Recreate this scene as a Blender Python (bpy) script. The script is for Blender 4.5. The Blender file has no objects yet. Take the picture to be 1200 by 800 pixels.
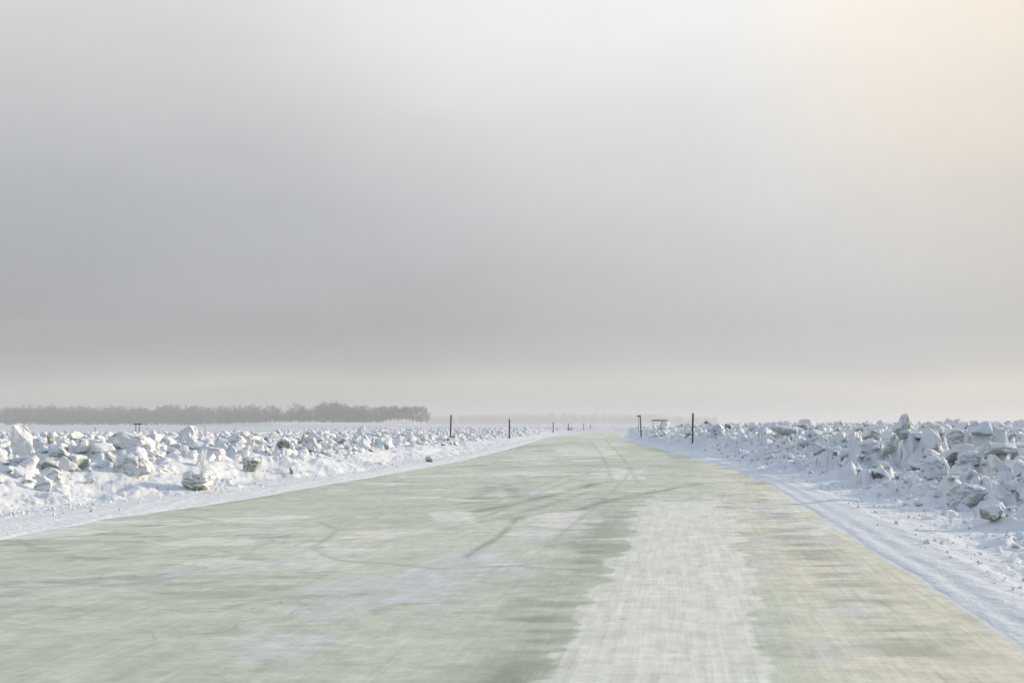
import bpy, math, random
import numpy as np
from mathutils import Vector, Matrix

R = math.radians
S = bpy.context.scene
COL = S.collection
rng = np.random.default_rng(7)
random.seed(7)

# ------------------------------------------------------------------ camera
CAM_H = 1.5
FPX = 1166.7                       # focal length in pixels of a 1200 px wide frame (35 mm lens)
PITCH = math.atan(97.0 / FPX)      # horizon a little below the middle
cam = bpy.data.cameras.new('camera')
cam.lens = 35.0
cam.sensor_width = 36.0
cam.clip_start = 0.1
cam.clip_end = 20000
cam.dof.use_dof = True
cam.dof.focus_distance = 40.0
cam.dof.aperture_fstop = 8.0
co = bpy.data.objects.new('camera', cam)
COL.objects.link(co)
co.location = (0, 0, CAM_H)
co.rotation_euler = (math.pi / 2 + PITCH, 0, 0)
S.camera = co

# ------------------------------------------------------------------ sun, sky, exposure
SUN_AZ, SUN_EL = 72.0, 14.0        # azimuth clockwise from the view axis
sun_dir = Vector((math.sin(R(SUN_AZ)) * math.cos(R(SUN_EL)), math.cos(R(SUN_AZ)) * math.cos(R(SUN_EL)), math.sin(R(SUN_EL))))
sl = bpy.data.lights.new('sun', 'SUN')
sl.energy = 4.3
sl.color = (1.0, 0.84, 0.64)
sl.angle = R(2.0)
so = bpy.data.objects.new('sun', sl)
COL.objects.link(so)
so.rotation_euler = (-sun_dir).to_track_quat('-Z', 'Y').to_euler()
so.location = (60, 30, 40)

S.view_settings.view_transform = 'Standard'
S.view_settings.look = 'None'
S.view_settings.gamma = 1.0
S.view_settings.use_curve_mapping = False
S.view_settings.exposure = 0.0
S.cycles.volume_bounces = 1
S.cycles.max_bounces = 6
S.cycles.use_denoising = True


class NT:
    """small helper round a node tree"""
    def __init__(self, tree):
        self.t = tree
        self.n = tree.nodes
        self.n.clear()

    def add(self, kind, **kw):
        nd = self.n.new(kind)
        for k, v in kw.items():
            setattr(nd, k, v)
        return nd

    def link(self, a, b):
        self.t.links.new(a, b)

    def put(self, sock, v):
        if hasattr(v, 'is_output'):
            self.link(v, sock)
        else:
            sock.default_value = v

    def math(self, op, a, b=0.0, clamp=False):
        nd = self.add('ShaderNodeMath', operation=op, use_clamp=clamp)
        self.put(nd.inputs[0], a)
        if op not in ('SINE', 'ARCSINE', 'ABSOLUTE'):
            self.put(nd.inputs[1], b)
        return nd.outputs[0]

    def mix(self, f, a, b, blend='MIX'):
        nd = self.add('ShaderNodeMix', data_type='RGBA', blend_type=blend)
        self.put(nd.inputs[0], f)
        for s, v in ((nd.inputs[6], a), (nd.inputs[7], b)):
            self.put(s, (*v, 1.0) if isinstance(v, tuple) and len(v) == 3 else v)
        return nd.outputs[2]

    def noise(self, vec, scale=1.0, detail=4.0, rough=0.55, out=0):
        nd = self.add('ShaderNodeTexNoise')
        if vec is not None:
            self.link(vec, nd.inputs['Vector'])
        nd.inputs['Scale'].default_value = scale
        nd.inputs['Detail'].default_value = detail
        nd.inputs['Roughness'].default_value = rough
        return nd.outputs[out]

    def remap(self, v, a, b, c=0.0, d=1.0, smooth=True):
        nd = self.add('ShaderNodeMapRange', interpolation_type='SMOOTHSTEP' if smooth else 'LINEAR')
        self.put(nd.inputs[0], v)
        for i, x in enumerate((a, b, c, d)):
            nd.inputs[i + 1].default_value = x
        return nd.outputs[0]

    def scale(self, vec, s):
        nd = self.add('ShaderNodeVectorMath', operation='MULTIPLY')
        self.link(vec, nd.inputs[0])
        nd.inputs[1].default_value = s
        return nd.outputs[0]

    def ramp(self, f, stops, interp='EASE'):
        nd = self.add('ShaderNodeValToRGB')
        self.link(f, nd.inputs[0])
        r = nd.color_ramp
        r.interpolation = interp
        while len(r.elements) < len(stops):
            r.elements.new(0.5)
        for e, (p, c) in zip(r.elements, stops):
            e.position = p
            e.color = (*c, 1)
        return nd.outputs[0]

    def dot(self, vec, d):
        nd = self.add('ShaderNodeVectorMath', operation='DOT_PRODUCT')
        self.link(vec, nd.inputs[0])
        nd.inputs[1].default_value = d
        return nd.outputs['Value']


def pix_dir(px, py):
    """direction in the world of a point of the photograph"""
    x, u = (px - 600.0) / FPX, (400.0 - py) / FPX
    c, s = math.cos(PITCH), math.sin(PITCH)
    v = Vector((x, c - s * u, s + c * u))
    return v


# sky: thin winter cloud and ice fog over a Nishita sky, brighter towards the sun
W = bpy.data.worlds.new('World')
S.world = W
W.use_nodes = True
w = NT(W.node_tree)
tc = w.add('ShaderNodeTexCoord')
D = tc.outputs['Generated']
sep = w.add('ShaderNodeSeparateXYZ')
w.link(D, sep.inputs[0])
wob = w.noise(w.scale(D, (1.4, 1.4, 5.0)), 1.6, 4.0, 0.5)
zz = w.math('ADD', sep.outputs['Z'], w.math('MULTIPLY', w.math('SUBTRACT', wob, 0.5), 0.07))
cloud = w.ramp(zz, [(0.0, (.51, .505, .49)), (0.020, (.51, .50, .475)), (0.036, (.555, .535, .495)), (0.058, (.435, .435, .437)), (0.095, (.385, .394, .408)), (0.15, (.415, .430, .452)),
                    (0.21, (.465, .482, .506)), (0.29, (.57, .583, .60)), (0.38, (.72, .722, .724)), (0.52, (.80, .85, .92)), (0.75, (.84, 1.0, 1.25)), (1.0, (.80, 1.0, 1.30))], 'LINEAR')  # unseen overhead sky brightened and blued to lift ground light and tint shade
az = w.math('DIVIDE', sep.outputs['X'], w.math('MAXIMUM', sep.outputs['Y'], 0.05))
# a little heavier on the left, thinner towards the sun; long soft streaks low down, broad mottling above
streak = w.math('MULTIPLY', w.math('SUBTRACT', w.noise(w.scale(D, (1.3, 1.3, 16)), 1.3, 3, .5), .5), w.math('MULTIPLY', w.remap(sep.outputs['Z'], .16, .07, 0.0, .5), w.remap(az, -.05, -.45, 0.0, 1.0)))
soft = w.math('MULTIPLY', w.math('SUBTRACT', w.noise(w.scale(D, (2.2, 2.2, 4.2)), 1.1, 4, .5), .5), .30)
vary = w.math('ADD', 1.0, w.math('ADD', streak, soft))
left = w.remap(az, -0.50, 0.05, 0.985, 1.0)
cloud = w.mix(1.0, cloud, w.add('ShaderNodeCombineColor').outputs[0], 'MULTIPLY')
leftv = w.math('MULTIPLY', left, vary)
cc = cloud.node.inputs[7].links[0].from_node
for i in range(3):
    w.link(leftv, cc.inputs[i])
g1 = pix_dir(900, -120).normalized()
g2 = pix_dir(1420, 60).normalized()
s1 = w.remap(w.dot(D, g1), 0.86, 1.0, 0.0, 1.0)
s2 = w.remap(w.dot(D, g2), 0.90, 1.0, 0.0, 1.0)
glow1 = w.mix(s1, (0, 0, 0), (.125, .124, .12))
thin = w.math('MULTIPLY', w.remap(az, -0.42, 0.40, 0.0, 1.0, False), w.remap(sep.outputs['Z'], 0.44, 0.10, 0.0, 1.0))
glow3 = w.mix(thin, (0, 0, 0), (.115, .111, .104))
cloud = w.mix(1.0, cloud, glow1, 'ADD')
cloud = w.mix(1.0, cloud, glow3, 'ADD')
s2 = w.math('MULTIPLY', s2, w.remap(sep.outputs['Z'], .04, .30, 0.38, 1.0))
cloud = w.mix(1.0, cloud, w.mix(s2, (1, 1, 1), (1.16, 1.05, .92)), 'MULTIPLY')
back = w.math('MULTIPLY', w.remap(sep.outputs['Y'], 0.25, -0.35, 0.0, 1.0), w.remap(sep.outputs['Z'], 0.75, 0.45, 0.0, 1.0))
cloud = w.mix(1.0, cloud, w.mix(back, (1, 1, 1), (.30, .40, .52)), 'MULTIPLY')  # unseen sky behind the camera dimmed and blued to deepen the shade
sky = w.add('ShaderNodeTexSky', sky_type='NISHITA', sun_disc=False, sun_elevation=R(SUN_EL), sun_rotation=R(SUN_AZ))
skyc = w.mix(1.0, sky.outputs[0], (.10, .10, .10), 'MULTIPLY')
cover = w.remap(sep.outputs['Z'], 0.45, 0.9, 1.0, 0.45)
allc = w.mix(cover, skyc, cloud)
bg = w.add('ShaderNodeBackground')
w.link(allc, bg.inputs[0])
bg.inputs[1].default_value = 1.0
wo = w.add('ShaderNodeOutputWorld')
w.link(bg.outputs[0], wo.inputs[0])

# ------------------------------------------------------------------ numeric noise


def _hash(ix, iy, iz=0, seed=0):
    ix = np.asarray(ix).astype(np.int64)
    iy = np.asarray(iy).astype(np.int64)
    iz = np.asarray(iz).astype(np.int64)
    h = (ix * 374761393 + iy * 668265263 + iz * 1440662683 + seed * 974711) & 0xFFFFFFFF
    h = ((h ^ (h >> 13)) * 1274126177) & 0xFFFFFFFF
    h = ((h ^ (h >> 16)) * 2246822519) & 0xFFFFFFFF
    h = h ^ (h >> 15)
    return (h & 0xFFFFFF) / float(0x1000000)


def vnoise(x, y, seed=0):
    x0, y0 = np.floor(x), np.floor(y)
    fx, fy = x - x0, y - y0
    fx = fx * fx * fx * (fx * (fx * 6 - 15) + 10)
    fy = fy * fy * fy * (fy * (fy * 6 - 15) + 10)
    a, b = _hash(x0, y0, 0, seed), _hash(x0 + 1, y0, 0, seed)
    c, d = _hash(x0, y0 + 1, 0, seed), _hash(x0 + 1, y0 + 1, 0, seed)
    return (a * (1 - fx) + b * fx) * (1 - fy) + (c * (1 - fx) + d * fx) * fy


def fbm(x, y, octv=4, seed=0, gain=0.5):
    """about 0..1, mean 0.5"""
    s, a, t = 0.0, 1.0, 0.0
    for i in range(octv):
        s = s + a * vnoise(x * 2 ** i + 17.3 * i, y * 2 ** i - 9.1 * i, seed + i)
        t += a
        a *= gain
    return s / t


def vnoise3(p, seed=0):
    f = np.floor(p)
    t = p - f
    t = t * t * (3 - 2 * t)
    out = 0.0
    for i in (0, 1):
        for j in (0, 1):
            for k in (0, 1):
                wgt = (t[:, 0] if i else 1 - t[:, 0]) * (t[:, 1] if j else 1 - t[:, 1]) * (t[:, 2] if k else 1 - t[:, 2])
                out = out + wgt * _hash(f[:, 0] + i, f[:, 1] + j, f[:, 2] + k, seed)
    return out


def sstep(a, b, x):
    t = np.clip((x - a) / (b - a), 0, 1)
    return t * t * (3 - 2 * t)


def rubble_cells(x, y, cell, seed, warp=0.35):
    """packed tilted lumps under snow: one random tilted plateau per jittered cell, sloping off at its rim"""
    wx = x / cell + warp * (fbm(x / cell * 1.3, y / cell * 1.3, 2, seed + 50) - .5) * 2
    wy = y / cell + warp * (fbm(x / cell * 1.3 + 31, y / cell * 1.3 + 77, 2, seed + 60) - .5) * 2
    ix, iy = np.floor(wx), np.floor(wy)
    f1 = np.full(x.shape, 9.0)
    f2 = np.full(x.shape, 9.0)
    hh = np.zeros(x.shape)
    tx = np.zeros(x.shape)
    ty = np.zeros(x.shape)
    bx = np.zeros(x.shape)
    by = np.zeros(x.shape)
    for i in (-1, 0, 1):
        for j in (-1, 0, 1):
            cx, cy = ix + i, iy + j
            px = cx + .5 + .8 * (_hash(cx, cy, 1, seed) - .5)
            py = cy + .5 + .8 * (_hash(cx, cy, 2, seed) - .5)
            dx, dy = wx - px, wy - py
            d = np.sqrt(dx * dx + dy * dy)
            near = d < f1
            f2 = np.where(near, f1, np.minimum(f2, d))
            f1 = np.where(near, d, f1)
            hh = np.where(near, _hash(cx, cy, 3, seed), hh)
            tx = np.where(near, _hash(cx, cy, 4, seed) - .5, tx)
            ty = np.where(near, _hash(cx, cy, 5, seed) - .5, ty)
            bx = np.where(near, dx, bx)
            by = np.where(near, dy, by)
    rim = sstep(0.0, 0.32, f2 - f1)
    return (hh ** 1.5 + 1.5 * (tx * bx + ty * by)) * rim * 0.85 + 0.15 * hh


# ------------------------------------------------------------------ the lie of the land


def ground_pt(px, py, z=0.0):
    v = pix_dir(px, py)
    k = (z - CAM_H) / v.z
    return v.x * k, v.y * k


def edge_fn(pts, tail):
    p = np.array([ground_pt(*q) for q in pts])
    p = p[np.argsort(p[:, 1])]
    sl0 = 0.165
    first = [p[0, 0] - sl0 * 4000, p[0, 1] - 4000]
    last = [p[-1, 0] + tail * 9000, p[-1, 1] + 9000]
    q = np.vstack([first, p, last])
    return lambda y: np.interp(y, q[:, 1], q[:, 0])


ice_l = edge_fn([(0, 632), (125, 608), (250, 591), (330, 577), (400, 565), (470, 553), (540, 540), (600, 525), (640, 512.8), (690, 507)], .095)
ice_r = edge_fn([(1190, 752), (1120, 706), (1080, 675), (1035, 652), (1000, 627), (955, 599), (900, 565), (850, 547), (800, 533), (762, 522.5), (735, 516), (725, 511)], .098)
foot_l = edge_fn([(0, 606), (100, 593), (200, 580), (300, 567), (400, 554), (480, 541.5), (520, 535), (580, 523), (620, 514.5), (660, 508)], .088)
foot_r = edge_fn([(1200, 674), (1100, 626), (1000, 584), (950, 566), (900, 557), (850, 541), (800, 527), (741, 517.5), (738.5, 508)], .119)


def terrain(x, y):
    x = np.asarray(x, float)
    y = np.asarray(y, float)
    r = np.hypot(x, y)
    fl, fr, il, ir = foot_l(y), foot_r(y), ice_l(y), ice_r(y)
    # signed distances outward from the foot of each bank, wobbling
    wob = (fbm(x * .35, y * .35, 3, 3) - .5) * 1.6 + (fbm(x * 1.3, y * 1.3, 3, 4) - .5) * .6
    sL = fl - x + wob * np.clip(r / 15, .5, 1.5)
    sR = x - fr + wob * np.clip(r / 12, .5, 1.2)
    pxx = 600 + FPX * x / np.maximum(y, .1)
    limL = 1 - sstep(105, 150, r + 50 * (fbm(x * .02, y * .02, 2, 9) - .5) - 150 * sstep(330, 430, pxx) * (y > 0))
    limR = 1 - sstep(300, 400, r)
    big = fbm(x * .12, y * .12, 3, 11)
    med = fbm(x * .5, y * .5, 3, 12)
    # left bank: steep little wall of pushed snow, then a field of rubble
    mL = sstep(-.1, 2.3, sL) * limL
    ampL = (.12 * sstep(.6, 1.2, sL) + .88 * sstep(1.6, 4.0, sL)) * limL * (1 - .45 * sstep(30, 80, r))
    hL = mL * (.41 + .08 * sstep(2, 8, sL) - .26 * sstep(22, 70, r) + .35 * (big - .5)) + .08 * sstep(-.2, .4, sL) * limL
    # right bank: a longer slope, higher field
    wR = 2.4 + 5.6 * (1 - sstep(14, 50, y))
    mR = sstep(0, 1, sR / wR)
    farR = sstep(10, 60, r)
    hR = (mR * (.36 + .30 * farR + .35 * (big - .5)) + .27 * sstep(4, 16, sR) + .06 * sstep(-.2, .5, sR)) * limR
    ampR = (.40 * sstep(.1, 1.3, sR) + .60 * sstep(1.0, 4.5, sR)) * limR
    amp = np.maximum(ampL, ampR)
    h = hL + hR
    m = amp > .002
    if m.any():
        xm, ym = x[m], y[m]
        c = .56 * (rubble_cells(xm, ym, 1.5, 21) - .25)
        c += .46 * (rubble_cells(xm, ym, .80, 22) - .25)
        c += .36 * (rubble_cells(xm, ym, .36, 23) - .25)
        c += .12 * (fbm(xm * 4, ym * 4, 4, 24) - .5)
        h[m] = h[m] + amp[m] * c * (.45 + 1.0 * med[m])
    # the pushed rubble has an even top
    L = np.where(x > 0.16 * y + 2, 1.42, np.maximum(1.12 - .0035 * r, .75))
    h = np.where(amp > .002, np.where(h > L - .4, L - .4 + .4 * np.tanh((h - L + .4) / .4), h), h)
    # small crumbs and clods at the feet of the banks
    foot = (sstep(-1.0, .6, sL) * (1 - sstep(.4, 1.2, sL)) * limL + sstep(-.6, .8, sR) * (1 - sstep(3.0, 7.0, sR)) * limR)
    m = foot > .01
    if m.any():
        xm, ym = x[m], y[m]
        h[m] += foot[m] * (.07 * np.maximum(rubble_cells(xm, ym, .34, 31) - .35, 0) + .04 * np.maximum(rubble_cells(xm, ym, .17, 32) - .3, 0)
                           + .09 * (fbm(xm * 2.2, ym * 2.2, 4, 33) - .5))
    # packed shoulders: ploughed ridges running along the road
    onL = sstep(-.3, .3, il - x) * (1 - sstep(-.5, .3, sL))
    onR = sstep(-.3, .3, x - ir) * (1 - sstep(-.5, .3, sR))
    qL = (il - x) / np.maximum(il - fl, .4)
    qR = (x - ir) / np.maximum(fr - ir, .4)
    long_ = .5 + .5 * np.sin(qR * 21 + 2.0 * fbm(y * .05, y * 0, 2, 40)) * (1 - sstep(60, 90, r))
    h = h + onR * (.022 * long_ * .5 + .03 * sstep(.15, .5, qR) + .020 * fbm(x * 9, y * .7, 3, 41) * (r < 90))
    h = h + onL * (.030 * sstep(.05, .4, qL) + .020 * fbm(x * 7, y * .6, 3, 42) * (r < 90))
    h = h + np.maximum(onL, onR) * .014 * (fbm(x * 3, y * 3, 4, 43) - .3)
    # open river snow far out: wind-packed drifts, the ridge of a second ploughed way, the river bank under the wood
    open_ = sstep(60, 200, r) * (1 - amp)
    h = h + open_ * ((fbm(x * .05, y * .12, 4, 51) - .5) * .25)
    ridge = np.exp(-((r - 285 - 10 * np.sin(x * .02)) / 4.0) ** 2) * sstep(-600, -560, -np.abs(pxx - 200)) * (pxx < 560) * (y > 0)
    h = h + ridge * (.28 + .2 * fbm(x * .2, y * .2, 2, 52))
    r_f = np.interp(pxx, [-400, 250, 330, 520], [985, 985, 880, 860])
    hb = np.interp(pxx, [-400, 230, 330, 480, 515], [.6, .7, 3.2, 2.6, 0.0]) * (y > 0)
    h = h + hb * sstep(-26, -8, r - r_f + 14 * (fbm(x * .03, y * .03, 2, 53) - .5))
    # sunk under the ice of the road
    inside = sstep(-.12, .25, x - il + .2 * (fbm(x * .8, y * 1.6, 3, 61) - .5)) * sstep(-.12, .25, ir - x + .1 * (fbm(x * .8, y * 1.8, 3, 62) - .5))
    return h * (1 - inside) - .03 * inside + .012 * (1 - inside)


def t1(x, y):
    return float(terrain(np.array([x]), np.array([y]))[0])


def hit(px, py, dmin=5.0, dmax=400.0):
    """where the sight line of a photograph point first meets the snow"""
    v = pix_dir(px, py)
    d = np.exp(np.linspace(math.log(dmin), math.log(dmax), 1500))
    x, y, z = v.x / v.y * d, d, CAM_H + v.z / v.y * d
    t = terrain(x, y)
    k = np.argmax(z < t) if (z < t).any() else len(d) - 1
    return x[k], y[k], t[k]


# ------------------------------------------------------------------ mesh helpers


def mesh_from(name, verts, faces, smooth=True):
    me = bpy.data.meshes.new(name)
    verts = np.asarray(verts, np.float32)
    if isinstance(faces, np.ndarray):
        n, k = faces.shape
        me.vertices.add(len(verts))
        me.vertices.foreach_set('co', verts.ravel())
        me.loops.add(n * k)
        me.loops.foreach_set('vertex_index', faces.astype(np.int32).ravel())
        me.polygons.add(n)
        me.polygons.foreach_set('loop_start', np.arange(0, n * k, k, dtype=np.int32))
        me.polygons.foreach_set('loop_total', np.full(n, k, np.int32))
        me.polygons.foreach_set('use_smooth', np.full(n, smooth, bool))
        me.update(calc_edges=True)
        me.validate()
    else:
        me.from_pydata([tuple(v) for v in verts], [], faces)
        me.polygons.foreach_set('use_smooth', np.full(len(faces), smooth, bool))
        me.update()
    return me


def put(name, me, mat, parent=None, loc=None, rot=None):
    o = bpy.data.objects.new(name, me)
    COL.objects.link(o)
    if mat is not None and me is not None and not me.materials:
        me.materials.append(mat)
    if parent is not None:
        o.parent = parent
    if loc is not None:
        o.location = loc
    if rot is not None:
        o.rotation_euler = rot
    return o


def tag(o, label=None, cat=None, group=None, kind=None):
    if label:
        o['label'] = label
    if cat:
        o['category'] = cat
    if group:
        o['group'] = group
    if kind:
        o['kind'] = kind
    return o


def empty(name, loc, rz=0.0):
    o = bpy.data.objects.new(name, None)
    COL.objects.link(o)
    o.location = loc
    o.rotation_euler = (0, 0, rz)
    o.empty_display_size = .2
    return o


def grid_faces(nr, nc, wrap=False):
    i = np.arange(nr - 1)[:, None]
    j = np.arange(nc if wrap else nc - 1)[None, :]
    j2 = (j + 1) % nc
    a = i * nc + j
    b = i * nc + j2
    c = (i + 1) * nc + j2
    d = (i + 1) * nc + j
    return np.stack([a, b, c, d], -1).reshape(-1, 4)


def tube(path, radii, seg=10, caps=True):
    """rings round a list of points"""
    path = [Vector(p) for p in path]
    V, F = [], []
    for i, p in enumerate(path):
        t = (path[min(i + 1, len(path) - 1)] - path[max(i - 1, 0)]).normalized()
        a = t.cross(Vector((0.3, 1, 0.1))).normalized()
        b = t.cross(a)
        for k in range(seg):
            th = 2 * math.pi * k / seg
            V.append(p + (a * math.cos(th) + b * math.sin(th)) * radii[i])
    for i in range(len(path) - 1):
        for k in range(seg):
            F.append((i * seg + k, i * seg + (k + 1) % seg, (i + 1) * seg + (k + 1) % seg, (i + 1) * seg + k))
    if caps:
        F.append(tuple(range(seg))[::-1])
        F.append(tuple((len(path) - 1) * seg + k for k in range(seg)))
    return V, F


def box(c, s, bev=.0):
    import bmesh
    bm = bmesh.new()
    bmesh.ops.create_cube(bm, size=1)
    for v in bm.verts:
        v.co = Vector((v.co.x * s[0] + c[0], v.co.y * s[1] + c[1], v.co.z * s[2] + c[2]))
    if bev:
        bmesh.ops.bevel(bm, geom=bm.edges[:], offset=bev, segments=2, affect='EDGES')
    V = [v.co.copy() for v in bm.verts]
    F = [tuple(v.index for v in f.verts) for f in bm.faces]
    bm.free()
    return V, F


def join(*parts):
    V, F = [], []
    for v, f in parts:
        n = len(V)
        V += list(v)
        F += [tuple(i + n for i in q) for q in f]
    return V, F


# ------------------------------------------------------------------ materials


def new_mat(name):
    m = bpy.data.materials.new(name)
    m.use_nodes = True
    t = NT(m.node_tree)
    bs = t.add('ShaderNodeBsdfPrincipled')
    out = t.add('ShaderNodeOutputMaterial')
    t.link(bs.outputs[0], out.inputs[0])
    return m, t, bs


def snow_mat():
    m, t, bs = new_mat('snow')
    g = t.add('ShaderNodeNewGeometry')
    P = g.outputs['Position']
    n1 = t.noise(P, .35, 4, .6)
    n2 = t.noise(P, 9, 4, .6)
    c = t.mix(t.remap(n1, .3, .7), (.77, .785, .80), (.83, .83, .82))
    c = t.mix(t.remap(n2, .62, .78, 0, .35), c, (.70, .735, .775))
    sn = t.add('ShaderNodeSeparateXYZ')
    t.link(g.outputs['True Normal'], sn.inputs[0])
    steep = t.remap(t.math('ADD', sn.outputs['Z'], t.math('MULTIPLY', t.math('SUBTRACT', t.noise(P, 4, 4, .65), .5), .8)), .0, .26, .85, 0.0)  # steep snow takes ice grey, partly painting dark crevices for contrast
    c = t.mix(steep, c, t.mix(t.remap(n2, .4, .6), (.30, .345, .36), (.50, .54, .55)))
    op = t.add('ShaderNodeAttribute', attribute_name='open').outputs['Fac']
    mottle = t.noise(t.scale(P, (.012, .03, 1)), 1.0, 5, .6)
    c = t.mix(t.math('MULTIPLY', op, t.remap(mottle, .35, .6, .45, 1.0)), c, (.60, .62, .655))  # far snow greyed in its colour, standing in for dimming mist
    t.link(c, bs.inputs['Base Color'])
    bs.inputs['Roughness'].default_value = .75
    bs.inputs['Specular IOR Level'].default_value = .25
    b1 = t.add('ShaderNodeBump')
    b1.inputs['Strength'].default_value = .7
    b1.inputs['Distance'].default_value = .05
    hgt = t.math('ADD', t.noise(P, 6, 6, .62), t.math('MULTIPLY', t.noise(P, 28, 4, .6), .28))
    t.link(hgt, b1.inputs['Height'])
    t.link(b1.outputs[0], bs.inputs['Normal'])
    return m


def block_mat(name, ice_a, ice_b, lo, hi, mottle=.5):
    """ice showing on steep and overhanging faces, snow and rime everywhere else"""
    m, t, bs = new_mat(name)
    g = t.add('ShaderNodeNewGeometry')
    P = g.outputs['Position']
    sx = t.add('ShaderNodeSeparateXYZ')
    t.link(g.outputs['Normal'], sx.inputs[0])
    n = t.noise(P, 3.0, 5, .65)
    f = t.math('ADD', sx.outputs['Z'], t.math('MULTIPLY', t.math('SUBTRACT', n, .5), 1.6 * mottle))
    f = t.remap(f, lo, hi)
    ice = t.mix(t.remap(t.noise(P, 7, 5, .6), .35, .65), ice_a, ice_b)
    ice = t.mix(t.remap(t.noise(P, 24, 3, .6), .55, .75, 0, .55), ice, (.62, .66, .66))
    snow = t.mix(t.remap(t.noise(P, .9, 4, .6), .3, .7), (.76, .78, .80), (.83, .83, .82))
    t.link(t.mix(f, ice, snow), bs.inputs['Base Color'])
    t.link(t.remap(f, 0, 1, .35, .8), bs.inputs['Roughness'])
    bs.inputs['Specular IOR Level'].default_value = .3
    b1 = t.add('ShaderNodeBump')
    b1.inputs['Strength'].default_value = .7
    b1.inputs['Distance'].default_value = .05
    hgt = t.math('ADD', t.noise(P, 5, 6, .62), t.math('MULTIPLY', t.noise(P, 26, 4, .6), .25))
    t.link(hgt, b1.inputs['Height'])
    t.link(b1.outputs[0], bs.inputs['Normal'])
    return m


def plain_mat(name, ca, cb, scale=(6, 6, 1.5), rough=.8, bump=.2):
    m, t, bs = new_mat(name)
    tc = t.add('ShaderNodeTexCoord')
    v = t.scale(tc.outputs['Object'], scale)
    n = t.noise(v, 3, 5, .6)
    big = t.noise(t.scale(tc.outputs['Object'], (.02, .02, .02)), 3, 3, .6)
    t.link(t.mix(t.remap(t.math('ADD', n, t.math('SUBTRACT', big, .5)), .3, .7), ca, cb), bs.inputs['Base Color'])
    bs.inputs['Roughness'].default_value = rough
    b1 = t.add('ShaderNodeBump')
    b1.inputs['Strength'].default_value = bump
    b1.inputs['Distance'].default_value = .01
    t.link(n, b1.inputs['Height'])
    t.link(b1.outputs[0], bs.inputs['Normal'])
    return m


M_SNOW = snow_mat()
M_RIME = block_mat('rimed_ice', (.215, .255, .25), (.45, .49, .475), -.66, -.22, .5)  # undersides show dark ice, partly painted crevice shade for contrast
M_RIME_B = block_mat('half_bare_ice', (.22, .26, .25), (.46, .50, .47), -.60, -.15, .7)
M_GREEN = block_mat('green_river_ice', (.31, .37, .31), (.52, .57, .49), -.12, .22, .8)
M_GREENLOW = block_mat('green_bottomed_ice', (.27, .31, .21), (.46, .49, .36), -.45, -.12, .6)
M_OLIVE = block_mat('olive_river_ice', (.19, .205, .145), (.37, .38, .285), .10, .45, .6)
M_YELLOW = block_mat('yellow_river_ice', (.29, .265, .16), (.52, .48, .33), -.05, .3, .75)
M_BROWN = block_mat('dirty_ice', (.09, .075, .06), (.20, .17, .14), .45, .8, .4)
M_SLATE = block_mat('grey_blue_ice', (.20, .235, .26), (.34, .375, .40), 1.3, 1.6, .3)
M_WOOD = plain_mat('weathered_wood', (.030, .022, .020), (.075, .055, .048), (8, 8, .8))
M_RED = plain_mat('faded_red_paint', (.105, .035, .028), (.17, .055, .042), (8, 8, 1.2))
M_GREY = plain_mat('grey_wood', (.07, .07, .075), (.14, .14, .14), (8, 8, .8))
M_BOARD = plain_mat('dark_board', (.022, .024, .028), (.05, .052, .058), (3, 3, 3))
M_TAG = plain_mat('pale_orange_paint', (.30, .13, .06), (.36, .18, .09), (8, 8, 4))
M_BARK = plain_mat('frosted_bark', (.08, .08, .085), (.20, .20, .21), (1, 1, .3))
M_TWIG = plain_mat('frosted_twigs', (.085, .088, .095), (.21, .215, .225), (.6, .6, .6))
M_TWIGFAR = M_TWIG
M_SCRUB = plain_mat('bare_scrub', (.05, .045, .04), (.11, .10, .095), (2, 2, 2))


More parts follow.
